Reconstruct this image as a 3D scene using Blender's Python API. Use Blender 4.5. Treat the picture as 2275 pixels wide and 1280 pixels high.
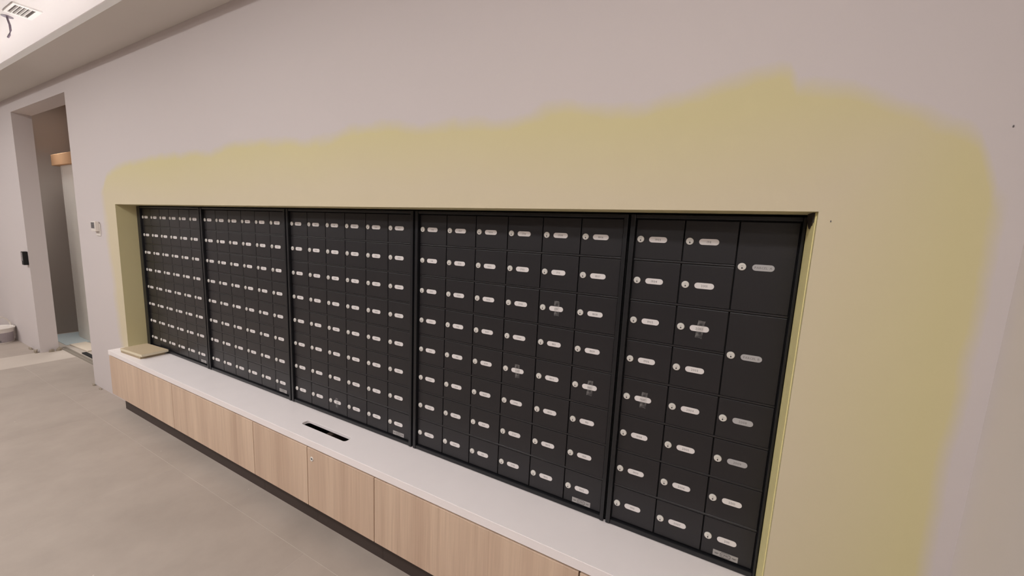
import bpy, bmesh, math, random
from mathutils import Vector, Matrix
random.seed(7)
sc = bpy.context.scene
col = sc.collection
for o in list(bpy.data.objects): bpy.data.objects.remove(o)

# ------------------------------------------------------------ camera, world, exposure
F = 1.455                      # floor sits this far below the row of top locks; z = 0 is the floor
cam_d = bpy.data.cameras.new('camera'); cam = bpy.data.objects.new('camera', cam_d); col.objects.link(cam)
cam_d.sensor_width = 36.0; cam_d.lens = 863.467 / 2275 * 36.0; cam_d.clip_start = 0.02; cam_d.clip_end = 60
rx, ry, rz = Vector((0.8801, 0.4727, 0.0450)), Vector((0.1042, -0.0997, -0.9895)), Vector((-0.4632, 0.8756, -0.1370))
cam.matrix_world = Matrix(((rx[0], -ry[0], -rz[0], 3.7938), (rx[1], -ry[1], -rz[1], -1.2815),
                           (rx[2], -ry[2], -rz[2], -0.0032 + F), (0, 0, 0, 1)))
sc.camera = cam
w = bpy.data.worlds.new('world'); sc.world = w; w.use_nodes = True
w.node_tree.nodes['Background'].inputs[0].default_value = (0.9, 0.85, 0.8, 1)
w.node_tree.nodes['Background'].inputs[1].default_value = 0.0
vs = sc.view_settings
vs.view_transform = 'Standard'; vs.look = 'None'; vs.gamma = 1.0; vs.use_curve_mapping = False
vs.exposure = -0.14

LED_POWER = 1.75          # cove strip emission strength
DOWN_POWER = 23.0        # each downlight, watts

# ------------------------------------------------------------ materials
def srgb(r, g, b):
    f = lambda c: ((c / 255) / 12.92 if c / 255 <= 0.04045 else (((c / 255) + 0.055) / 1.055) ** 2.4)
    return (f(r), f(g), f(b), 1)

def new_mat(name):
    m = bpy.data.materials.new(name); m.use_nodes = True
    nt = m.node_tree; b = nt.nodes['Principled BSDF']
    return m, nt, b

def node(nt, typ, **kw):
    n = nt.nodes.new(typ)
    for k, v in kw.items():
        if k.startswith('i_'): n.inputs[k[2:].replace('_', ' ')].default_value = v
        else: setattr(n, k, v)
    return n

def plain(name, c, rough=0.5, metal=0.0, noise=0.0, scale=20.0, spec=None, bump=0.0, bscale=200.0):
    m, nt, b = new_mat(name)
    b.inputs['Base Color'].default_value = c; b.inputs['Roughness'].default_value = rough; b.inputs['Metallic'].default_value = metal
    if spec is not None: b.inputs['Specular IOR Level'].default_value = spec
    tc = node(nt, 'ShaderNodeTexCoord')
    if noise:
        n = node(nt, 'ShaderNodeTexNoise'); n.inputs['Scale'].default_value = scale; n.inputs['Detail'].default_value = 5
        nt.links.new(tc.outputs['Object'], n.inputs['Vector'])
        mx = node(nt, 'ShaderNodeMix', data_type='RGBA')
        nt.links.new(n.outputs['Fac'], mx.inputs['Factor'])
        mx.inputs['A'].default_value = tuple(x * (1 - noise) for x in c[:3]) + (1,)
        mx.inputs['B'].default_value = tuple(min(1, x * (1 + noise)) for x in c[:3]) + (1,)
        nt.links.new(mx.outputs['Result'], b.inputs['Base Color'])
    if bump:
        n2 = node(nt, 'ShaderNodeTexNoise'); n2.inputs['Scale'].default_value = bscale; n2.inputs['Detail'].default_value = 3
        nt.links.new(tc.outputs['Object'], n2.inputs['Vector'])
        bp = node(nt, 'ShaderNodeBump'); bp.inputs['Strength'].default_value = bump; bp.inputs['Distance'].default_value = 0.001
        nt.links.new(n2.outputs['Fac'], bp.inputs['Height']); nt.links.new(bp.outputs['Normal'], b.inputs['Normal'])
    return m

def emit(name, c, s):
    m, nt, b = new_mat(name)
    b.inputs['Base Color'].default_value = (0.8, 0.8, 0.8, 1)
    b.inputs['Emission Color'].default_value = c; b.inputs['Emission Strength'].default_value = s
    return m

M = {}
PRIMER = srgb(214, 206, 203)
M['primer'] = plain('primer_paint', srgb(210, 202, 198), 0.75, noise=0.02, scale=1.5, bump=0.12, bscale=120)
M['ceiling'] = plain('ceiling_white', srgb(224, 219, 217), 0.8, noise=0.01, scale=2)
M['soffit'] = plain('soffit_paint', srgb(210, 204, 198), 0.8, noise=0.02, scale=1.5)
M['taupe'] = plain('taupe_panel', srgb(120, 110, 104), 0.7, noise=0.04, scale=2)
M['drywall'] = plain('drywall_grey', srgb(172, 160, 150), 0.85, noise=0.05, scale=3)
M['panel_white'] = plain('panel_white', srgb(236, 231, 222), 0.6, noise=0.06, scale=6)
M['black'] = plain('powder_coat_black', srgb(31, 29, 32), 0.40, noise=0.05, scale=8, spec=0.5, bump=0.06, bscale=900)
M['black_frame'] = plain('anodised_black', srgb(26, 26, 29), 0.36, spec=0.45)
M['rail'] = plain('rail_black', srgb(32, 30, 32), 0.28, spec=0.6)
M['void'] = plain('dark_void', srgb(16, 15, 15), 0.8)
M['chrome'] = plain('brushed_nickel', srgb(230, 226, 220), 0.38, metal=0.25, noise=0.06, scale=300)
M['dark'] = plain('dark_print', srgb(45, 42, 42), 0.6)
M['ink'] = plain('ink_grey', srgb(118, 112, 112), 0.6)
M['plate'] = plain('plate_white', srgb(226, 220, 218), 0.4, noise=0.02, scale=100)
M['plate_silver'] = plain('plate_silver', srgb(184, 182, 184), 0.4, metal=0.2)
M['logo_plate'] = plain('logo_plate', srgb(170, 166, 164), 0.4, metal=0.2, noise=0.06, scale=600)
M['quartz'] = plain('quartz_white', srgb(243, 235, 234), 0.35, noise=0.025, scale=9)
M['carcass'] = plain('carcass_brown', srgb(70, 56, 48), 0.7)
M['kick'] = plain('kick_brown', srgb(62, 50, 45), 0.6, noise=0.1, scale=5)
M['board'] = plain('board_beige', srgb(196, 176, 146), 0.65, noise=0.05, scale=30)
M['board_edge'] = plain('board_edge', srgb(216, 204, 178), 0.7, noise=0.1, scale=60)
M['board_edge_dark'] = plain('board_edge_dark', srgb(166, 148, 120), 0.7, noise=0.1, scale=60)
M['lit_reveal'] = plain('lit_reveal_yellow', srgb(238, 226, 166), 0.6, noise=0.06, scale=25)
M['lumber'] = plain('lumber', srgb(214, 170, 128), 0.7, noise=0.1, scale=8)
M['plastic_white'] = plain('plastic_white', srgb(224, 216, 208), 0.4)
M['pail_grey'] = plain('pail_print_grey', srgb(160, 150, 152), 0.5, noise=0.1, scale=40)
M['sheet_blue'] = plain('sheet_blue_grey', srgb(178, 186, 186), 0.6, noise=0.06, scale=12)
M['ply'] = plain('plywood_pale', srgb(214, 200, 182), 0.7, noise=0.06, scale=6)
M['sill'] = plain('sill_metal', srgb(150, 140, 128), 0.45, metal=0.3)
M['torn'] = plain('torn_tape_brown', srgb(44, 33, 31), 0.6)
M['wire'] = plain('wire_grey', srgb(120, 108, 120), 0.5)
M['chip'] = plain('drywall_chip', srgb(150, 138, 122), 0.9, noise=0.4, scale=40)
M['grout'] = plain('grout_grey', srgb(182, 171, 160), 0.9)
M['led'] = emit('led_strip_glow', (1.0, 0.97, 0.96, 1), LED_POWER * 20)
M['lamp_glow'] = emit('downlight_glow', (1.0, 0.97, 0.96, 1), 8.0)
M['fill_glow'] = emit('recess_fill_glow', (1.0, 0.97, 0.96, 1), 1.6)
M['lamp_trim'] = plain('downlight_trim', srgb(235, 232, 228), 0.5)

# wall paint: primer with a rolled test patch of yellowish paint around the niche
YW_PAINT = -0.1195
def wall_paint():
    m, nt, b = new_mat('wall_primer_with_yellow_patch')
    L = nt.links.new
    geo = node(nt, 'ShaderNodeNewGeometry')
    nz = node(nt, 'ShaderNodeTexNoise'); nz.inputs['Scale'].default_value = 5; nz.inputs['Detail'].default_value = 4
    L(geo.outputs['Position'], nz.inputs['Vector'])
    nzs = node(nt, 'ShaderNodeTexNoise'); nzs.inputs['Scale'].default_value = 0.9; nzs.inputs['Detail'].default_value = 3
    L(geo.outputs['Position'], nzs.inputs['Vector'])
    sep = node(nt, 'ShaderNodeSeparateXYZ'); L(geo.outputs['Position'], sep.inputs[0])
    def mth(op, a, c=None, clamp=False):
        n = node(nt, 'ShaderNodeMath', operation=op, use_clamp=clamp)
        for i, v in enumerate((a, c)):
            if v is None: continue
            if isinstance(v, (int, float)): n.inputs[i].default_value = v
            else: L(v, n.inputs[i])
        return n.outputs[0]
    def curve(src, lo, hi, pts, vlo, vhi):
        t = mth('DIVIDE', mth('SUBTRACT', src, lo), hi - lo, True)
        fc = node(nt, 'ShaderNodeFloatCurve'); cu = fc.mapping.curves[0]
        P = [((x - lo) / (hi - lo), (y - vlo) / (vhi - vlo)) for x, y in pts]
        while len(cu.points) < len(P): cu.points.new(0.5, 0.5)
        for p, q in zip(cu.points, P): p.location = q; p.handle_type = 'AUTO_CLAMPED'
        fc.mapping.update()
        L(t, fc.inputs['Value'])
        return mth('ADD', mth('MULTIPLY', fc.outputs[0], vhi - vlo), vlo)
    X, Z = sep.outputs['X'], mth('SUBTRACT', sep.outputs['Z'], F)
    wob = mth('MULTIPLY', mth('SUBTRACT', nz.outputs['Fac'], 0.5), 0.09)
    top = curve(X, -0.4, 4.4, [(-0.4, 0.12), (-0.28, 0.20), (-0.16, 0.30), (0.3, 0.372), (1.3, 0.373), (1.5, 0.386), (2.1, 0.371), (2.6, 0.388),
        (2.9, 0.375), (3.14, 0.366), (3.33, 0.372), (3.53, 0.368), (3.72, 0.382), (3.885, 0.41), (3.905, 0.362), (3.99, 0.348),
        (4.07, 0.31), (4.16, 0.274), (4.217, 0.236), (4.256, 0.146), (4.27, 0.11), (4.4, 0.0)], -0.2, 0.6)
    a = mth('DIVIDE', mth('ADD', mth('SUBTRACT', top, Z), wob), 0.05)
    a = mth('ADD', a, 0.5, True)
    r = mth('ADD', mth('DIVIDE', mth('ADD', mth('SUBTRACT', 4.276, X), mth('MULTIPLY', wob, 0.4)), 0.03), 0.5, True)
    l = mth('ADD', mth('DIVIDE', mth('ADD', mth('ADD', X, mth('MULTIPLY', mth('SUBTRACT', 0.0, Z), -0.09)), mth('ADD', wob, 0.29)), 0.10), 0.5, True)
    mask = mth('MULTIPLY', mth('MULTIPLY', a, r), l)
    # thickness of the coat: thick, more saturated paint in the outer roller passes
    d1 = mth('MAXIMUM', mth('SUBTRACT', X, 4.0), mth('SUBTRACT', Z, 0.12))
    rim = mth('DIVIDE', mth('ADD', d1, mth('MULTIPLY', mth('SUBTRACT', nzs.outputs['Fac'], 0.5), 0.25)), 0.22, True)
    rim = mth('MAXIMUM', rim, mth('GREATER_THAN', sep.outputs['Y'], YW_PAINT))
    mxy = node(nt, 'ShaderNodeMix', data_type='RGBA')
    L(rim, mxy.inputs['Factor'])
    mxy.inputs['A'].default_value = srgb(207, 194, 166); mxy.inputs['B'].default_value = srgb(207, 196, 152)
    mxp = node(nt, 'ShaderNodeMix', data_type='RGBA')
    L(nzs.outputs['Fac'], mxp.inputs['Factor'])
    mxp.inputs['A'].default_value = srgb(202, 193, 192); mxp.inputs['B'].default_value = srgb(207, 197, 194)
    mx = node(nt, 'ShaderNodeMix', data_type='RGBA')
    L(mask, mx.inputs['Factor']); L(mxp.outputs['Result'], mx.inputs['A']); L(mxy.outputs['Result'], mx.inputs['B'])
    L(mx.outputs['Result'], b.inputs['Base Color'])
    b.inputs['Roughness'].default_value = 0.7; b.inputs['Specular IOR Level'].default_value = 0.3
    n2 = node(nt, 'ShaderNodeTexNoise'); n2.inputs['Scale'].default_value = 160; L(geo.outputs['Position'], n2.inputs['Vector'])
    bp = node(nt, 'ShaderNodeBump'); bp.inputs['Strength'].default_value = 0.1; bp.inputs['Distance'].default_value = 0.001
    L(n2.outputs['Fac'], bp.inputs['Height']); L(bp.outputs['Normal'], b.inputs['Normal'])
    return m
M['wall'] = wall_paint()

def wood():
    m, nt, b = new_mat('pale_oak_laminate'); L = nt.links.new
    tc = node(nt, 'ShaderNodeTexCoord'); oi = node(nt, 'ShaderNodeObjectInfo')
    off = node(nt, 'ShaderNodeVectorMath', operation='ADD'); sc_ = node(nt, 'ShaderNodeVectorMath', operation='SCALE'); sc_.inputs['Scale'].default_value = 13.0
    cmb = node(nt, 'ShaderNodeCombineXYZ'); L(oi.outputs['Random'], cmb.inputs[0]); L(oi.outputs['Random'], cmb.inputs[2])
    L(cmb.outputs[0], sc_.inputs[0]); L(tc.outputs['Object'], off.inputs[0]); L(sc_.outputs[0], off.inputs[1])
    def nz(sx, sz, scale, det, dist=0.0):
        mp = node(nt, 'ShaderNodeMapping'); mp.inputs['Scale'].default_value = (sx, 1, sz); L(off.outputs[0], mp.inputs['Vector'])
        n = node(nt, 'ShaderNodeTexNoise'); n.inputs['Scale'].default_value = scale; n.inputs['Detail'].default_value = det; n.inputs['Distortion'].default_value = dist
        L(mp.outputs[0], n.inputs['Vector']); return n.outputs['Fac']
    fine = nz(1, 0.03, 130, 6, 0.4); broad = nz(1, 0.05, 9, 3, 0.3); streak = nz(1, 0.02, 45, 2, 0.6)
    r1 = node(nt, 'ShaderNodeValToRGB'); e = r1.color_ramp.elements
    e[0].position = 0.3; e[0].color = srgb(196, 168, 146); e[1].position = 0.7; e[1].color = srgb(220, 194, 170)
    L(broad, r1.inputs['Fac'])
    r2 = node(nt, 'ShaderNodeValToRGB'); e = r2.color_ramp.elements
    e[0].position = 0.35; e[0].color = (0.94, 0.93, 0.92, 1); e[1].position = 0.6; e[1].color = (1.02, 1.02, 1.02, 1); L(fine, r2.inputs['Fac'])
    r3 = node(nt, 'ShaderNodeValToRGB'); e = r3.color_ramp.elements
    e[0].position = 0.33; e[0].color = (0.80, 0.75, 0.73, 1); e[1].position = 0.42; e[1].color = (1, 1, 1, 1); L(streak, r3.inputs['Fac'])
    m1 = node(nt, 'ShaderNodeMix', data_type='RGBA', blend_type='MULTIPLY'); m1.inputs['Factor'].default_value = 1
    L(r1.outputs[0], m1.inputs['A']); L(r2.outputs[0], m1.inputs['B'])
    m2 = node(nt, 'ShaderNodeMix', data_type='RGBA', blend_type='MULTIPLY'); m2.inputs['Factor'].default_value = 0.45
    L(m1.outputs['Result'], m2.inputs['A']); L(r3.outputs[0], m2.inputs['B'])
    L(m2.outputs['Result'], b.inputs['Base Color']); b.inputs['Roughness'].default_value = 0.5
    return m
M['wood'] = wood()

def tile_mat(name, c1, c2):
    m, nt, b = new_mat(name); L = nt.links.new
    geo = node(nt, 'ShaderNodeNewGeometry'); oi = node(nt, 'ShaderNodeObjectInfo')
    n1 = node(nt, 'ShaderNodeTexNoise'); n1.inputs['Scale'].default_value = 2.2; n1.inputs['Detail'].default_value = 8; n1.inputs['Roughness'].default_value = 0.62
    L(geo.outputs['Position'], n1.inputs['Vector'])
    mx = node(nt, 'ShaderNodeMix', data_type='RGBA'); mx.inputs['A'].default_value = c1; mx.inputs['B'].default_value = c2
    L(n1.outputs['Fac'], mx.inputs['Factor'])
    hs = node(nt, 'ShaderNodeHueSaturation'); mr = node(nt, 'ShaderNodeMapRange'); mr.inputs['To Min'].default_value = 0.97; mr.inputs['To Max'].default_value = 1.03
    L(oi.outputs['Random'], mr.inputs['Value']); L(mr.outputs[0], hs.inputs['Value']); L(mx.outputs['Result'], hs.inputs['Color'])
    # dust specks
    vo = node(nt, 'ShaderNodeTexVoronoi'); vo.inputs['Scale'].default_value = 11; L(geo.outputs['Position'], vo.inputs['Vector'])
    lt = node(nt, 'ShaderNodeMath', operation='LESS_THAN'); lt.inputs[1].default_value = 0.035; L(vo.outputs['Distance'], lt.inputs[0])
    rr = node(nt, 'ShaderNodeMix', data_type='RGBA'); rr.inputs['B'].default_value = srgb(225, 215, 205)
    gt = node(nt, 'ShaderNodeMath', operation='GREATER_THAN'); gt.inputs[1].default_value = 0.6; L(vo.outputs['Color'], gt.inputs[0])
    ml = node(nt, 'ShaderNodeMath', operation='MULTIPLY'); L(lt.outputs[0], ml.inputs[0]); L(gt.outputs[0], ml.inputs[1])
    m5 = node(nt, 'ShaderNodeMath', operation='MULTIPLY'); m5.inputs[1].default_value = 0.55; L(ml.outputs[0], m5.inputs[0])
    L(m5.outputs[0], rr.inputs['Factor']); L(hs.outputs[0], rr.inputs['A']); L(rr.outputs['Result'], b.inputs['Base Color'])
    b.inputs['Roughness'].default_value = 0.6; b.inputs['Specular IOR Level'].default_value = 0.35
    return m
M['tile'] = tile_mat('floor_porcelain_grey_beige', srgb(148, 136, 126), srgb(188, 175, 164))
M['tile_light'] = tile_mat('floor_porcelain_pale', srgb(182, 170, 159), srgb(198, 186, 175))

def tape_mat():
    m, nt, b = new_mat('clear_tape'); L = nt.links.new
    tr = node(nt, 'ShaderNodeBsdfTransparent'); mxs = node(nt, 'ShaderNodeMixShader')
    out = nt.nodes['Material Output']
    b.inputs['Base Color'].default_value = srgb(190, 186, 184); b.inputs['Roughness'].default_value = 0.2
    n = node(nt, 'ShaderNodeTexNoise'); n.inputs['Scale'].default_value = 90; n.inputs['Detail'].default_value = 3
    tc = node(nt, 'ShaderNodeTexCoord'); L(tc.outputs['Object'], n.inputs['Vector'])
    r = node(nt, 'ShaderNodeMapRange'); r.inputs['From Min'].default_value = 0.4; r.inputs['From Max'].default_value = 0.75
    r.inputs['To Min'].default_value = 0.06; r.inputs['To Max'].default_value = 0.45
    L(n.outputs['Fac'], r.inputs['Value']); L(r.outputs[0], mxs.inputs['Fac'])
    L(tr.outputs[0], mxs.inputs[1]); L(b.outputs[0], mxs.inputs[2]); L(mxs.outputs[0], out.inputs['Surface'])
    return m
M['tape'] = tape_mat()

# ------------------------------------------------------------ mesh helpers
def link(name, me, parent=None, loc=(0, 0, 0), mats=()):
    for k in mats: me.materials.append(M[k]) if k not in [mm.name for mm in me.materials] else None
    o = bpy.data.objects.new(name, me); col.objects.link(o); o.location = loc
    if parent: o.parent = parent
    return o

def bm_box(bm, x0, x1, y0, y1, z0, z1, mi=0, bevel=0.0, seg=1):
    r = bmesh.ops.create_cube(bm, size=1.0, matrix=Matrix.Translation(((x0 + x1) / 2, (y0 + y1) / 2, (z0 + z1) / 2)) @
                              Matrix.Diagonal((x1 - x0, y1 - y0, z1 - z0, 1)))
    vs_ = r['verts']; fs = set(f for v in vs_ for f in v.link_faces)
    for f in fs: f.material_index = mi
    if bevel:
        es = set(e for v in vs_ for e in v.link_edges)
        res = bmesh.ops.bevel(bm, geom=list(es), offset=bevel, segments=seg, affect='EDGES', profile=0.5)
        for f in res['faces']: f.material_index = mi

def mesh_of(bm, name, mats, smooth=False):
    me = bpy.data.meshes.new(name); bm.normal_update(); bm.to_mesh(me); bm.free()
    for k in mats: me.materials.append(M[k])
    if smooth:
        for p in me.polygons: p.use_smooth = True
    return me

def box_mesh(name, ex, mats, bevel=0.0, seg=1):
    bm = bmesh.new()
    for b_ in (ex if isinstance(ex[0], (tuple, list)) else [ex]): bm_box(bm, *b_[:6], mi=(b_[6] if len(b_) > 6 else 0), bevel=bevel, seg=seg)
    return mesh_of(bm, name, mats)

def box_obj(name, ex, mat, parent=None, loc=(0, 0, 0), bevel=0.0, seg=1):
    return link(name, box_mesh(name, ex, [mat] if isinstance(mat, str) else mat, bevel, seg), parent, loc)

def empty(name, loc):
    o = bpy.data.objects.new(name, None); col.objects.link(o); o.location = loc; o.empty_display_size = 0.1; return o

def tag(o, label, cat, group=None):
    o['label'] = label; o['category'] = cat
    if group: o['group'] = group
    return o

def struct(o, label=None):
    o['kind'] = 'structure'
    if label: o['label'] = label
    return o

def prism(bm, pts, y0, y1, mi=0, mi_side=None):
    """closed outline pts (x,z), extruded from y0 (front) to y1"""
    a = [bm.verts.new((x, y0, z)) for x, z in pts]; b_ = [bm.verts.new((x, y1, z)) for x, z in pts]
    n = len(pts)
    f = bm.faces.new(a); f.material_index = mi
    g = bm.faces.new(b_[::-1]); g.material_index = mi
    for i in range(n):
        h = bm.faces.new((a[i], b_[i], b_[(i + 1) % n], a[(i + 1) % n])); h.material_index = mi if mi_side is None else mi_side
    bmesh.ops.recalc_face_normals(bm, faces=bm.faces[:])

def lathe(bm, prof, n=20, mi=0, axis='Y', close=True):
    """prof: (radius, height) list, revolved about the axis"""
    rings = []
    for r, h in prof:
        ring = []
        for i in range(n):
            t = 2 * math.pi * i / n
            p = (r * math.cos(t), h, r * math.sin(t)) if axis == 'Y' else (r * math.cos(t), r * math.sin(t), h)
            ring.append(bm.verts.new(p))
        rings.append(ring)
    for a, b_ in zip(rings, rings[1:]):
        for i in range(n):
            f = bm.faces.new((a[i], a[(i + 1) % n], b_[(i + 1) % n], b_[i])); f.material_index = mi
    if close:
        f = bm.faces.new(rings[0]); f.material_index = mi
        f = bm.faces.new(rings[-1][::-1]); f.material_index = mi

def tube(bm, pts, r, n=8, mi=0):
    rings = []
    P = [Vector(p) for p in pts]
    for i, p in enumerate(P):
        d = (P[min(i + 1, len(P) - 1)] - P[max(i - 1, 0)]).normalized()
        up = Vector((0, 0, 1)) if abs(d.z) < 0.9 else Vector((1, 0, 0))
        u = d.cross(up).normalized(); v = d.cross(u)
        rings.append([bm.verts.new(p + (u * math.cos(2 * math.pi * k / n) + v * math.sin(2 * math.pi * k / n)) * r) for k in range(n)])
    for a, b_ in zip(rings, rings[1:]):
        for k in range(n):
            f = bm.faces.new((a[k], a[(k + 1) % n], b_[(k + 1) % n], b_[k])); f.material_index = mi
    for rr in (rings[0], rings[-1]):
        f = bm.faces.new(rr); f.material_index = mi
    bmesh.ops.recalc_face_normals(bm, faces=bm.faces[:])

# glyph outlines from the built-in font
GL = {}
def glyph(ch):
    if ch not in GL:
        cu = bpy.data.curves.new('glyph', 'FONT'); cu.body = ch; cu.resolution_u = 2; cu.size = 1.0
        o = bpy.data.objects.new('glyph', cu); col.objects.link(o)
        me = bpy.data.meshes.new_from_object(o)
        vs_ = [(v.co.x, v.co.y) for v in me.vertices]; fs = [tuple(p.vertices) for p in me.polygons]
        x0 = min(v[0] for v in vs_); x1 = max(v[0] for v in vs_)
        GL[ch] = ([(x - x0, y) for x, y in vs_], fs, x1 - x0)
        bpy.data.objects.remove(o); bpy.data.curves.remove(cu); bpy.data.meshes.remove(me)
    return GL[ch]

def write(bm, s, cx, cz, y, size, mi, gap=0.12):
    wd = sum((glyph(c)[2] if c != ' ' else 0.3) for c in s) + gap * (len(s) - 1)
    x = -wd / 2
    for c in s:
        if c == ' ': x += 0.3 + gap; continue
        V, FS, gw = glyph(c)
        vv = [bm.verts.new((cx + (x + a) * size, y, cz + (b_ - 0.36) * size)) for a, b_ in V]
        for f in FS:
            try:
                ff = bm.faces.new([vv[i] for i in f]); ff.material_index = mi
            except ValueError: pass
        x += gw + gap

# ------------------------------------------------------------ the room shell
YW = -0.12; YB = 0.01                 # wall face and its back
NX0, NX1, NZ1 = -0.088, 3.987, 0.082 + F
DX0, DX1, DZ1 = -2.36, -0.87, 0.943 + F
SOF = 1.070 + F; CEIL = 1.40 + F; LIP = 1.111 + F; YC = -0.355
XL, XR, YF = -6.0, 4.32, -4.3

fl = box_obj('floor', (XL - 0.1, XR + 0.1, YF - 0.1, 0.7, -0.06, -0.0005), 'grout'); struct(fl)
wall = box_obj('wall_back', [
    (XL, DX0, YW, YB, 0, CEIL), (DX0, DX1, YW, YB, DZ1, CEIL), (DX1, NX0, YW, YB, 0, CEIL),
    (NX0, NX1, YW, YB, NZ1, CEIL), (NX1, XR, YW, YB, 0, CEIL)], 'wall'); struct(wall)
for hx, hz in ((4.012, 0.06), (4.272, 0.25)):
    bm = bmesh.new(); lathe(bm, [(0.0032, -0.0015), (0.0024, -0.0015), (0.0018, 0.0012)], 10)
    h = link('nail_hole', mesh_of(bm, 'nail_hole', ['ink']), wall, (hx, YW, hz + F)); h.scale = (0.38, 0.6, 0.75)
struct(box_obj('wall_niche', (NX0 - 0.04, NX1 + 0.04, 0.31, 0.36, 0, NZ1 + 0.05), 'drywall'))
struct(box_obj('wall_right', (XR, XR + 0.1, YF, 0.0, 0, CEIL), 'primer'))
struct(box_obj('wall_left', (XL - 0.1, XL, YF, 0.0, 0, CEIL), 'primer'))
struct(box_obj('wall_front', (XL, XR, YF - 0.1, YF, 0, CEIL), 'taupe'))
struct(box_obj('ceiling', (XL - 0.1, XR + 0.1, YF - 0.1, 0.7, CEIL, CEIL + 0.08), 'ceiling'))
sof = box_obj('trim_1', [(XL, XR, YC, YW - 0.0005, SOF, SOF + 0.02), (XL, XR, YC, YC + 0.016, SOF + 0.02, LIP)], 'soffit'); struct(sof, 'dropped soffit with upturned cove lip above the wall')
sof2 = box_obj('trim_2', [(XL, XR, YF, YF + 0.9, SOF, SOF + 0.02), (XL, XR, YF + 0.884, YF + 0.9, SOF + 0.02, LIP)], 'soffit'); struct(sof2, 'dropped soffit with cove lip on the opposite side of the room')

# shallow lobby recess behind the opening
struct(box_obj('wall_recess_left', (-3.30, -3.21, YB, 0.62, 0, CEIL - 0.06), 'drywall'))
struct(box_obj('wall_recess_back', (-3.21, -0.40, 0.50, 0.60, 0, CEIL - 0.06), 'drywall'))
struct(box_obj('wall_recess_right', (-0.50, -0.40, YB, 0.50, 0, CEIL - 0.06), 'drywall'))
struct(box_obj('ceiling_recess', (-3.21, -0.50, YB, 0.50, CEIL - 0.12, CEIL - 0.06), 'drywall'))

# floor tiles
tmesh = {}
def tile(x0, x1, y0, y1, mat='tile', g=0.0009, top=0.0, nm='tile'):
    wx, wy = round(x1 - x0 - 2 * g, 4), round(y1 - y0 - 2 * g, 4)
    key = (wx, wy, mat)
    if key not in tmesh: tmesh[key] = box_mesh('tile', (0, wx, 0, wy, -0.009, 0), [mat], bevel=0.0005)
    return link(nm, tmesh[key], fl, (x0 + g, y0 + g, top))
rows = [0.03, -0.32, -1.52, -2.72, -3.92, YF]
for k in range(len(rows) - 1):
    y1, y0 = rows[k], rows[k + 1]
    ph = 2.3 if k % 2 == 1 else 1.7
    for lo, hi in ((XL, -2.402), (-1.935, XR)):
        cuts = [lo] + [c for c in (ph + 1.2 * i for i in range(-8, 4)) if lo + 0.02 < c < hi - 0.02] + [hi]
        for a, b_ in zip(cuts, cuts[1:]): tile(a, b_, y0, y1)
ys = [0.03, -0.75, -1.95, -3.15, YF]
for a, b_ in zip(ys[1:], ys): tile(-2.400, -1.937, a, b_, 'tile_light')

# ------------------------------------------------------------ room lights, plus an added opposite strip and recess fill
def cove(y, yl, lbl):
    r = empty('led_strip', ((XL + XR) / 2, y, SOF + 0.02))
    tag(r, lbl, 'light')
    L_ = XR - XL - 0.1
    box_obj('channel', (-L_ / 2, L_ / 2, -0.012, 0.012, 0, 0.006), 'plastic_white', r)
    box_obj('diode_tape', (-L_ / 2 + 0.01, L_ / 2 - 0.01, -0.007, 0.007, 0.006, 0.009), 'led', r)
cove(YC + 0.07, 1, 'glowing strip light hidden behind the soffit lip above the mailboxes')
cove(YF + 0.83, -1, 'added unseen strip light behind the opposite soffit lip')  # added out of view to soften the room light

def downlight(x, y, lbl, z=CEIL, power=DOWN_POWER, spread=180, glow='lamp_glow'):
    r = empty('downlight', (x, y, z)); tag(r, lbl, 'light', 'recessed ceiling downlights')
    bm = bmesh.new(); lathe(bm, [(0.200, -0.001), (0.200, -0.010), (0.190, -0.012), (0.184, -0.002)], 28, axis='Z', close=False)
    link('trim_ring', mesh_of(bm, 'trim_ring', ['lamp_trim'], True), r)
    bm = bmesh.new(); lathe(bm, [(0.184, -0.0022), (0.06, -0.0026), (0.001, -0.0026)], 28, axis='Z', close=False)
    link('lens', mesh_of(bm, 'lens', [glow]), r)
    ld = bpy.data.lights.new('downlight_lamp', 'AREA'); ld.shape = 'DISK'; ld.size = 0.36; ld.spread = math.radians(spread); ld.energy = power; ld.color = (1.0, 0.99, 0.985)
    lo = bpy.data.objects.new('lamp', ld); col.objects.link(lo); lo.parent = r; lo.location = (0, 0, -0.012)
for k, (x, y, pw) in enumerate([(-4.1, -1.95, 1.15), (-2.1, -1.95, 1.15), (-0.1, -1.95, 1.08), (1.9, -1.95, 1.15), (3.9, -1.95, 0.92), (-3.1, -3.1, 1), (-0.1, -3.1, 1), (2.9, -3.1, 1)]):
    downlight(x, y, power=DOWN_POWER * pw, lbl='round ceiling light panel ' + ['in the nearer row, at the far left end', 'in the nearer row, in front of the opening', 'in the nearer row, in front of the stacked boards', 'in the nearer row, in front of the countertop slot', 'in the nearer row, at the right wall', 'in the row away from the mailboxes, at the left', 'in the row away from the mailboxes, in the middle', 'in the row away from the mailboxes, at the right'][k])

downlight(-2.78, 0.205, 'added fill light panel over the recess behind the opening', CEIL - 0.12, 3.4, 60, 'fill_glow')  # added fill lamp, brightens the otherwise dark recess

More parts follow.
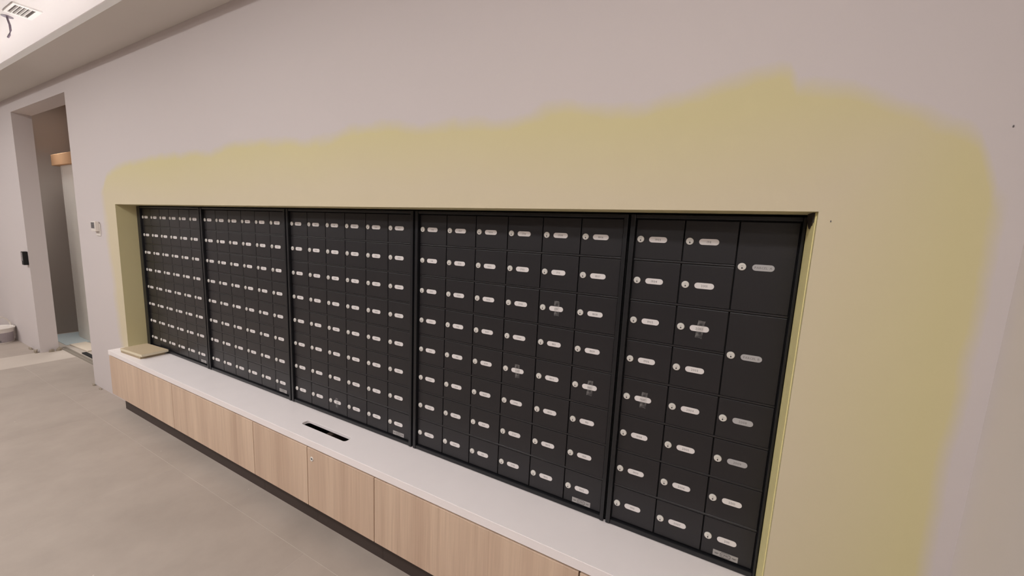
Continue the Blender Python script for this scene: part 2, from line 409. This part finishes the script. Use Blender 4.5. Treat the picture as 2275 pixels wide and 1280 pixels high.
# ------------------------------------------------------------ mailbox banks
PW, PH, GAP = 0.1417, 0.13, 0.0429
UW = 6 * PW + GAP
LX = 0.017                               # lock centre from the left edge of its cell
ZT, ZB = 0.065 + F, -0.975 + F           # door field
DY = 0.007                               # door thickness
def door_mesh(h):
    bm = bmesh.new(); bm_box(bm, 0.0018, PW - 0.0018, 0, DY, 0.0042 - h, -0.0042, bevel=0.0012, seg=2)
    return mesh_of(bm, 'door', ['black'])
door1, door2 = door_mesh(PH), door_mesh(2 * PH)
def lock_mesh():
    bm = bmesh.new()
    lathe(bm, [(0.0106, 0.0), (0.0106, -0.0022), (0.0098, -0.0034), (0.0078, -0.0036), (0.0074, -0.003), (0.0070, -0.003), (0.0066, -0.0038), (0.0001, -0.004)], 20)
    # keyway
    pts = [(0.0018 * math.cos(t), -0.0034 + 0.0028 * math.sin(t)) for t in [2 * math.pi * i / 10 for i in range(10)]]
    prism(bm, pts, -0.0043, -0.0036, 1)
    bm_box(bm, -0.0032, 0.0032, -0.0042, -0.0037, 0.0025, 0.0031, mi=2)
    return mesh_of(bm, 'lock', ['chrome', 'dark', 'ink'])
lockm = lock_mesh()
STAD = [(0.0176 * s + 0.0088 * math.cos(t), 0.0088 * math.sin(t)) for s, t in
        [(1, -math.pi / 2 + math.pi * i / 8) for i in range(9)] + [(-1, math.pi / 2 + math.pi * i / 8) for i in range(9)]]
def plate_mesh(txt, mat='plate'):
    bm = bmesh.new(); prism(bm, STAD, -0.0012, 0.0, 0)
    if txt.startswith('P'): write(bm, txt, 0, 0, -0.0014, 0.0088, 1, 0.1)
    else: write(bm, txt, 0, 0, -0.0014, 0.0095, 1, 0.13)
    return mesh_of(bm, 'number_plate', [mat, 'ink'])
def logo_mesh():
    bm = bmesh.new(); bm_box(bm, -0.034, 0.034, -0.0012, 0, -0.0092, 0.0092, mi=0)
    def strip(x0, x1, z0, z1): bm_box(bm, x0, x1, -0.00155, -0.0011, z0, z1, mi=1)
    # octagonal outline around three letters, small line of print on either side
    oc = [(-0.0135, 0.0035), (-0.0095, 0.0075), (0.0095, 0.0075), (0.0135, 0.0035), (0.0135, -0.0035), (0.0095, -0.0075), (-0.0095, -0.0075), (-0.0135, -0.0035)]
    for a, b_ in zip(oc, oc[1:] + oc[:1]):
        d = Vector((b_[0] - a[0], b_[1] - a[1])); n = Vector((-d.y, d.x)).normalized() * 0.0006
        q = [(a[0] + n.x, a[1] + n.y), (a[0] - n.x, a[1] - n.y), (b_[0] - n.x, b_[1] - n.y), (b_[0] + n.x, b_[1] + n.y)]
        vv = [bm.verts.new((x, -0.0014, z)) for x, z in q]; f = bm.faces.new(vv); f.material_index = 1
    write(bm, 'CMC', 0, 0, -0.0014, 0.0105, 1, 0.1)
    for sx in (-1, 1):
        strip(sx * 0.024 - 0.006, sx * 0.024 + 0.006, 0.0004, 0.0014); strip(sx * 0.024 - 0.004, sx * 0.024 + 0.004, -0.0022, -0.0014)
    return mesh_of(bm, 'logo', ['logo_plate', 'dark'])
logom = logo_mesh()
def tape_mesh(seed):
    rnd = random.Random(seed); bm = bmesh.new()
    nz_ = 9; W2 = 0.0095
    grid = []
    for j in range(nz_):
        z = -0.027 + 0.054 * j / (nz_ - 1)
        grid.append([bm.verts.new((x + rnd.uniform(-0.0007, 0.0007), -0.0019 - rnd.uniform(0, 0.0012) - (0.0016 if j in (0, nz_ - 1) else 0), z + rnd.uniform(-0.001, 0.001))) for x in (-W2, -W2 / 3, W2 / 3, W2)])
    for j in range(nz_ - 1):
        for i in range(3): bm.faces.new((grid[j][i], grid[j][i + 1], grid[j + 1][i + 1], grid[j + 1][i]))
    return mesh_of(bm, 'tape', ['tape'])

nums = ['101', '102', '103'] + ['%d%02d' % (fl_, u) for fl_ in range(2, 21) for u in range(1, 12)]
TAPES = {(2, 2, 7), (3, 4, 2), (3, 3, 4), (3, 5, 4), (4, 1, 2), (4, 0, 4)}
unit_labels = [
    'black mailbox bank at the far left beside the stacked boards, six columns of small doors',
    'second black mailbox bank from the left, between the leftmost and the middle bank',
    'middle black mailbox bank of the five, right behind the slot in the countertop',
    'fourth black mailbox bank from the left, doors numbered 1410 to 1902',
    'rightmost black mailbox bank with three columns and two tall parcel lockers']
k = 0
for p in range(5):
    nc = 6 if p < 4 else 3
    x0 = p * UW - LX - (0.005 if p == 4 else 0)
    u = empty('mailbox_bank', (x0, 0, ZB - 0.0165)); tag(u, unit_labels[p], 'mailbox', 'banks of mailboxes in the wall niche')
    zo = -(ZB - 0.0165)
    x1 = x0 + nc * PW
    fl_w = 0.0185
    rgt = (fl_w if p < 3 else (0.0165 if p == 3 else NX1 - 0.001 - x1))
    # carcass behind the doors: shell plus mesh of horizontal rails
    parts = [(-fl_w + 0.001, x1 - x0 + rgt - 0.001, 0.006, 0.30, 0.0, 0.018), (-fl_w + 0.001, x1 - x0 + rgt - 0.001, 0.006, 0.30, ZT + zo - 0.004, ZT + zo + 0.009),
             (-fl_w + 0.001, 0, 0.006, 0.30, 0.018, ZT + zo - 0.004), (x1 - x0, x1 - x0 + rgt - 0.001, 0.006, 0.30, 0.018, ZT + zo - 0.004),
             (0, x1 - x0, 0.012, 0.02, 0.018, ZT + zo - 0.004)]
    box_obj('cabinet_shell', parts, 'void', u)
    # outer frame
    fz0, fz1 = 0.001, ZT + zo + 0.0105
    def frame_rect(bm, a0, a1, b0, b1, y0, y1):
        bm_box(bm, a0, a1, y0, y1, b0, b1, bevel=0.0016, seg=2)
    for nm, a0, a1, b0, b1 in (('frame_stile', -fl_w + 0.0025, -0.001, fz0, fz1), ('frame_stile', x1 - x0 + 0.001, x1 - x0 + rgt - 0.0025, fz0, fz1),
                               ('frame_rail', -0.001, x1 - x0 + 0.001, ZT + zo - 0.0005, fz1), ('frame_rail', -0.001, x1 - x0 + 0.001, fz0, ZB + zo + 0.0005)):
        bm = bmesh.new()
        frame_rect(bm, a0, a1, b0, b1, -0.013 if nm == 'frame_stile' else -0.010, 0.012)
        link(nm, mesh_of(bm, nm, ['black_frame']), u)
    # horizontal rails between the rows
    rail = box_mesh('divider_rail', (0.001, nc * PW - 0.001, 0.0006, 0.011, -0.0030, 0.0030), ['rail'], bevel=0.0014, seg=3)
    short = box_mesh('divider_rail', (0.001, 2 * PW - 0.001, 0.0006, 0.011, -0.0030, 0.0030), ['rail'], bevel=0.0014, seg=3)
    for r in range(1, 8):
        link('divider_rail', short if (p == 4 and r in (1, 3)) else rail, u, (0, 0, ZT + zo - r * PH))
    for c in range(nc):
        r = 0
        while r < 8:
            tall = p == 4 and c == 2 and r < 4
            d = link('door', door2 if tall else door1, u, (c * PW, 0, ZT + zo - r * PH))
            zc = -PH if tall else -PH / 2
            lk = link('lock', lockm, d, (LX, 0, zc)); lk.rotation_euler = (0, random.uniform(-0.12, 0.12), 0)
            if tall: txt = 'PARCEL ' + 'AB'[r // 2]
            else: txt = nums[k]; k += 1
            silver = p == 4 and c == 2 and r in (0, 2, 4, 5)
            pm = plate_mesh(txt, 'plate_silver' if silver else 'plate')
            pl = link('number_plate', pm, d, (LX + 0.0515, 0, zc))
            if (p, c, r) in TAPES: link('tape', tape_mesh(k), d, (LX + 0.052 + random.uniform(-0.003, 0.003), 0, zc + random.uniform(-0.002, 0.002))).rotation_euler = (0, random.uniform(-0.12, 0.12), 0)
            if c == nc - 1 and r == 7: link('logo_plate', logom, d, (LX + 0.0525, 0, zc - 0.0480))
            r += 2 if tall else 1
BZ0 = -0.993 + F
fs = box_obj('filler_strip', (0.0, -LX - 0.0185 - NX0 - 0.001, -0.006, 0.03, 0.0, 1.066), 'black_frame', None, (NX0 + 0.0005, 0, ZB - 0.0155), bevel=0.001)
tag(fs, 'thin black vertical filler strip between the niche side and the leftmost mailboxes', 'filler strip')
bd = box_obj('lit_reveal_strip', (NX1 - 0.0022, NX1 - 0.0002, -0.106, -0.0145, BZ0, NZ1 - 0.001), 'lit_reveal'); struct(bd, 'pale yellow strip standing in for light on the right side of the niche')  # pale colour stands in for the light caught by this reveal
# torn tape in the upper right corner of the niche
bm = bmesh.new()
pts = [(-0.094, 0.0), (-0.036, 0.0), (-0.030, -0.012), (-0.040, -0.030), (-0.058, -0.038), (-0.068, -0.031), (-0.082, -0.030), (-0.086, -0.020), (-0.096, -0.024)]
a = [bm.verts.new((0, y, z)) for y, z in pts]; b_ = [bm.verts.new((-0.0015 - 0.004 * random.random(), y, z)) for y, z in pts]
bm.faces.new(a); bm.faces.new(b_[::-1])
for i in range(len(pts)): bm.faces.new((a[i], b_[i], b_[(i + 1) % len(pts)], a[(i + 1) % len(pts)]))
bmesh.ops.recalc_face_normals(bm, faces=bm.faces[:])
t = link('torn_tape', mesh_of(bm, 'torn_tape', ['torn']), None, (NX1 - 0.0024, 0, NZ1 - 0.001))
tag(t, 'torn scrap of dark brown tape in the upper right corner of the niche', 'tape')

# ------------------------------------------------------------ bench: countertop and cabinets
BZ = -0.993 + F; TH = 0.033; BY = -0.215
BX0, BX1 = -0.151, 4.045
def slab():
    bm = bmesh.new()
    sx0, sx1, sy0, sy1, r = 2.025, 2.347, -0.138, -0.097, 0.013
    outer = [(BX0, BY), (BX1, BY), (BX1, YW - 0.001), (NX1 - 0.001, YW - 0.001), (NX1 - 0.001, 0.005), (NX0 + 0.001, 0.005), (NX0 + 0.001, YW - 0.001), (BX0, YW - 0.001)]
    hole = []
    for cx, cy, t0 in ((sx1 - r, sy1 - r, 0), (sx0 + r, sy1 - r, 90), (sx0 + r, sy0 + r, 180), (sx1 - r, sy0 + r, 270)):
        for i in range(6):
            t = math.radians(t0 + 90 * i / 5); hole.append((cx + r * math.cos(t), cy + r * math.sin(t)))
    es = []
    for lp in (outer, hole):
        vv = [bm.verts.new((x, y, 0)) for x, y in lp]
        es += [bm.edges.new((vv[i], vv[(i + 1) % len(vv)])) for i in range(len(vv))]
    res = bmesh.ops.triangle_fill(bm, edges=es, use_beauty=True)
    fs_ = [f for f in bm.faces]
    ext = bmesh.ops.extrude_face_region(bm, geom=fs_)
    bmesh.ops.translate(bm, verts=[v for v in ext['geom'] if isinstance(v, bmesh.types.BMVert)], vec=(0, 0, -0.014))
    bmesh.ops.recalc_face_normals(bm, faces=bm.faces[:])
    sharp = [e for e in bm.edges if len(e.link_faces) == 2 and e.calc_face_angle() > 1.0 and all(abs(v.co.z) < 1e-6 for v in e.verts)]
    bmesh.ops.bevel(bm, geom=sharp, offset=0.0012, segments=2, affect='EDGES')
    bm_box(bm, BX0, BX1, BY, BY + 0.018, -TH, -0.014)
    bm_box(bm, BX0, BX0 + 0.018, BY + 0.018, YW - 0.001, -TH, -0.014)
    return mesh_of(bm, 'countertop', ['quartz'])
ct = link('countertop', slab(), None, (0, 0, BZ))
tag(ct, 'long pale stone countertop ledge with a slot, under the mailboxes', 'countertop')

CUT = [-0.150, 0.832, 1.730, 2.177, 2.618, 3.510, 4.040]
cz0, cz1 = -1.333 + F, BZ - TH
clab = ['pale oak bench cabinet at the far left end, under the stacked boards',
        'pale oak bench cabinet second from the left, one wide front',
        'narrow pale oak bench cabinet left of the one with the round lock',
        'narrow pale oak bench cabinet with a small round lock in its upper corner',
        'wide pale oak bench cabinet just right of the one with the lock',
        'pale oak bench cabinet at the right end, mostly cut off by the photo edge']
for i in range(6):
    a, b_ = CUT[i], CUT[i + 1]
    c = empty('bench_cabinet', (a, 0, 0)); tag(c, clab[i], 'cabinet', 'wood cabinets of the floating bench')
    W_ = b_ - a; ia = max(a, NX0 + 0.003) - a; ib = min(b_, NX1 - 0.003) - a
    box_obj('body', [(ia + 0.001, ia + 0.017, -0.192, 0.29, cz0 + 0.004, cz1 - 0.0015), (ib - 0.017, ib - 0.001, -0.192, 0.29, cz0 + 0.004, cz1 - 0.0015),
                     (ia + 0.017, ib - 0.017, -0.192, 0.29, cz0 + 0.004, cz0 + 0.022), (ia + 0.017, ib - 0.017, 0.275, 0.29, cz0 + 0.022, cz1 - 0.0015)], 'carcass', c)
    box_obj('plinth', (max(ia, 0.06) if i == 0 else ia + 0.0005, ib - 0.0005, -0.165, 0.25, 0.0, cz0 + 0.003), 'kick', c)
    d = box_obj('door', (0.0024, W_ - 0.0024, BY + 0.002, -0.1935, cz0, cz1 - 0.010), 'wood', c, bevel=0.0008)
    if i == 0: box_obj('end_panel', (0.001, 0.019, -0.192, YW - 0.001, cz0, cz1 - 0.010), 'wood', c, bevel=0.0006)
    if i == 5: box_obj('end_panel', (W_ - 0.019, W_ - 0.001, -0.192, YW - 0.001, cz0, cz1 - 0.010), 'wood', c, bevel=0.0006)
    if i == 3:
        bm = bmesh.new()
        lathe(bm, [(0.0108, 0.002), (0.0108, -0.002), (0.0098, -0.003), (0.0074, -0.003), (0.0070, -0.0012), (0.0001, -0.0012)], 24)
        bm_box(bm, -0.0036, 0.0036, -0.0016, -0.0010, -0.0036, 0.0036, mi=1)
        link('lock', mesh_of(bm, 'cabinet_lock', ['chrome', 'dark']), d, (0.036, BY + 0.002, -1.085 + F))

# two boards lying on the ledge
def board(loc, rot, sx, sy, th, lbl, edge='board_edge'):
    bm = bmesh.new(); bm_box(bm, -sx / 2, sx / 2, -sy / 2, sy / 2, 0, th, bevel=0.0008)
    for f in bm.faces:
        if abs(f.normal.z) < 0.5: f.material_index = 1
    o = link('sample_board', mesh_of(bm, 'sample_board', ['board', edge]), None, loc); o.rotation_euler = (0, 0, rot)
    tag(o, lbl, 'board', 'boards stacked on the ledge')
board((0.128, -0.108, BZ), 0.05, 0.284, 0.142, 0.0172, 'lower beige board of the two stacked on the ledge', 'board_edge_dark')
board((0.139, -0.102, BZ + 0.0174), 0.068, 0.297, 0.156, 0.0172, 'upper beige board of the two stacked on the ledge')

# ------------------------------------------------------------ wall devices
th = empty('thermostat', (-0.444, YW, -0.107 + F)); tag(th, 'small white thermostat with a display on the wall left of the niche', 'thermostat')
box_obj('back_plate', (-0.036, 0.044, -0.006, 0, -0.052, 0.044), 'plastic_white', th, bevel=0.003, seg=2)
hs_ = box_obj('housing', (-0.044, 0.040, -0.03, -0.006, -0.018, 0.058), 'plastic_white', th, bevel=0.004, seg=2)
bm = bmesh.new(); bm_box(bm, -0.034, 0.030, -0.0308, -0.0298, 0.004, 0.05, mi=0)
for z in (0.012, 0.024, 0.036):
    bm_box(bm, -0.028, 0.024, -0.0312, -0.0306, z, z + 0.004, mi=1)
link('display', mesh_of(bm, 'display', ['ink', 'dark']), hs_)
rd = empty('card_reader', (-2.368, YW, -0.463 + F)); tag(rd, 'black card reader on the wall at the left edge of the opening', 'card reader')
box_obj('housing', (-0.052, 0.004, -0.035, 0, -0.07, 0.065), 'void', rd, bevel=0.003, seg=2).location = (-0.008, 0, 0)
kp = box_obj('face_plate', (-0.056, -0.008, -0.0372, -0.034, -0.030, 0.058), 'ink', rd, bevel=0.001)
for r in range(4):
    for q in range(3):
        box_obj('key', (-0.053 + q * 0.0145, -0.042 + q * 0.0145, -0.0385, -0.0365, 0.036 - r * 0.018, 0.048 - r * 0.018), 'pail_grey', kp)

# ------------------------------------------------------------ behind the opening
struct(box_obj('trim_3', [(DX0 - 0.1, DX1 + 0.1, 0.034, 0.050, -0.002, 0.006), (DX0 - 0.1, DX1 + 0.1, 0.058, 0.082, -0.002, 0.004)], 'sill', bevel=0.001), 'narrow metal floor sill with grooves across the opening')
pb = box_obj('floor_board', (-0.24, 0.21, -0.03, 0.10, 0.0, 0.012), 'ply', None, (-2.27, 0.165, -0.0004), bevel=0.001); pb.rotation_euler = (0, 0, 0.05)
tag(pb, 'pale plywood offcut on the floor behind the sill in the opening', 'board')
bs = box_obj('floor_sheet', (-0.30, 0.34, -0.15, 0.22, 0.0, 0.004), 'sheet_blue', None, (-2.86, 0.25, -0.0004))
tag(bs, 'blue grey protective sheet on the recess floor', 'floor sheet')
rs = box_obj('dark_gap_strip', (0, 0.5, 0, 0.035, 0, 0.012), 'void', None, (-2.03, 0.095, -0.0004), bevel=0.001); tag(rs, 'short black strip standing in for the dark gap in the floor just behind the sill', 'strip')  # black block in place of the shaded floor gap
dl = empty('door_panel', (-2.9, 0.29, 0)); tag(dl, 'scuffed white panel standing in the recess under a raw wood beam', 'panel')
box_obj('panel', (0.06, 1.3, 0.0, 0.05, -0.002, 0.535 + F), 'panel_white', dl, bevel=0.002)
box_obj('edge_strip', (0.0, 0.035, 0.004, 0.05, -0.002, 0.535 + F), 'panel_white', dl, bevel=0.002)
box_obj('gap_filler', (0.035, 0.06, 0.02, 0.05, -0.002, 0.53 + F), 'kick', dl)
lb = box_obj('wood_beam', (-0.14, 1.3, -0.03, 0.06, 0.0, 0.12), 'lumber', None, (-2.9, 0.29, 0.5355 + F), bevel=0.003)
tag(lb, 'raw wood beam lying across the top of the white panel', 'beam')
# crumbled drywall at the jamb foot
def chip(name, loc, s, seed, lbl):
    rnd = random.Random(seed); bm = bmesh.new()
    bmesh.ops.create_icosphere(bm, subdivisions=1, radius=1.0)
    for v in bm.verts: v.co = Vector((v.co.x * s[0] * rnd.uniform(0.6, 1.2), v.co.y * s[1] * rnd.uniform(0.6, 1.2), max(0.0, v.co.z * 0.9 + 0.35) * s[2] * rnd.uniform(0.6, 1.2)))
    o = link(name, mesh_of(bm, name, ['chip']), None, loc); tag(o, lbl, 'debris', 'crumbs of drywall by the wall foot')
for i, (x, y, s) in enumerate([(-2.40, -0.145, (0.035, 0.014, 0.045)), (-2.60, -0.14, (0.05, 0.012, 0.03)), (-2.33, -0.05, (0.014, 0.03, 0.035)), (-2.33, 0.005, (0.012, 0.025, 0.03)), (-0.84, -0.135, (0.025, 0.010, 0.018)), (-0.70, -0.135, (0.03, 0.010, 0.010))]):
    chip('drywall_crumb', (x, y, 0), s, i, ['crumbled drywall lump at the foot of the opening corner', 'crumbled drywall by the wall foot left of the opening', 'drywall crumb at the foot of the reveal, nearer one', 'drywall crumb at the foot of the reveal, by the sill',
         'small drywall crumb at the right corner of the opening', 'flat drywall crumb at the wall foot beside the bench'][i])

# paint pail at the far left
pa = empty('paint_pail', (-3.19, -0.262, 0)); tag(pa, 'white plastic paint pail with printed label on the floor at the far left', 'pail')
bm = bmesh.new(); lathe(bm, [(0.118, 0.0), (0.120, 0.004), (0.130, 0.148), (0.134, 0.150), (0.134, 0.158), (0.131, 0.160)], 40, axis='Z')
link('body', mesh_of(bm, 'body', ['plastic_white'], False), pa)
bm = bmesh.new(); lathe(bm, [(0.136, 0.158), (0.138, 0.161), (0.138, 0.169), (0.130, 0.171), (0.126, 0.166), (0.001, 0.166)], 40, axis='Z')
link('lid', mesh_of(bm, 'lid', ['plastic_white'], False), pa)
def label_band(a0, a1, z0, z1, mat, nm, off=0.0012):
    bm = bmesh.new(); n = 14; A = []
    for i in range(n + 1):
        t = math.radians(a0 + (a1 - a0) * i / n)
        A.append([bm.verts.new(((0.120 + 0.010 * z / 0.155 + off) * math.cos(t), (0.120 + 0.010 * z / 0.155 + off) * math.sin(t), z)) for z in (z0, z1)])
    for p, q in zip(A, A[1:]): bm.faces.new((p[0], q[0], q[1], p[1]))
    link(nm, mesh_of(bm, nm, [mat]), pa)
label_band(-35, 60, 0.012, 0.12, 'pail_grey', 'printed_label')
label_band(-80, -42, 0.012, 0.07, 'plastic_white', 'printed_label', 0.0014)
for a0, a1, z0, z1 in ((-70, -56, 0.03, 0.06), (-20, -4, 0.05, 0.065), (-30, 5, 0.018, 0.04), (-85, -40, 0.085, 0.09)): label_band(a0, a1, z0, z1, 'dark' if z1 - z0 < 0.02 else 'ink', 'print_mark', 0.002)
bm = bmesh.new()
hp = [(0.137 * math.cos(math.radians(-60)) * math.cos(t), 0.137 * math.sin(math.radians(-60)) * math.cos(t), 0.165 + 0.125 * math.sin(t)) for t in [math.pi * i / 18 for i in range(19)]]
tube(bm, hp, 0.008); link('handle', mesh_of(bm, 'handle', ['plastic_white']), pa)

# ceiling vent and loose wire
vt = empty('ceiling_vent', (-0.71, -0.32, CEIL)); tag(vt, 'white slatted air vent in the raised ceiling', 'vent')
box_obj('backing', (-0.10, 0.10, -0.055, 0.055, -0.0025, -0.0005), 'kick', vt)
box_obj('frame', [(-0.125, 0.125, -0.066, -0.052, -0.010, -0.0005), (-0.125, 0.125, 0.040, 0.066, -0.010, -0.0005), (-0.125, -0.098, -0.052, 0.040, -0.010, -0.0005), (0.098, 0.125, -0.052, 0.040, -0.010, -0.0005)], 'lamp_trim', vt)
for i in range(4):
    y = -0.036 + i * 0.0185
    s = box_obj('slat', (-0.098, 0.098, -0.0035, 0.0035, -0.0045, 0.0045), 'lamp_trim', vt, (0, y, -0.0065)); s.rotation_euler = (0.5, 0, 0)
bm = bmesh.new(); tube(bm, [(0, 0, 0), (0.004, 0, -0.02), (0.02, 0.004, -0.06), (0.022, 0.004, -0.095), (0.005, 0.0, -0.125), (-0.02, -0.004, -0.14)], 0.006)
lathe(bm, [(0.03, -0.003), (0.03, 0.0)], 16, axis='Z')
wo = link('loose_wire', mesh_of(bm, 'loose_wire', ['wire']), None, (-0.955, -0.345, CEIL)); tag(wo, 'loose wire hanging from the raised ceiling below the vent', 'wire')
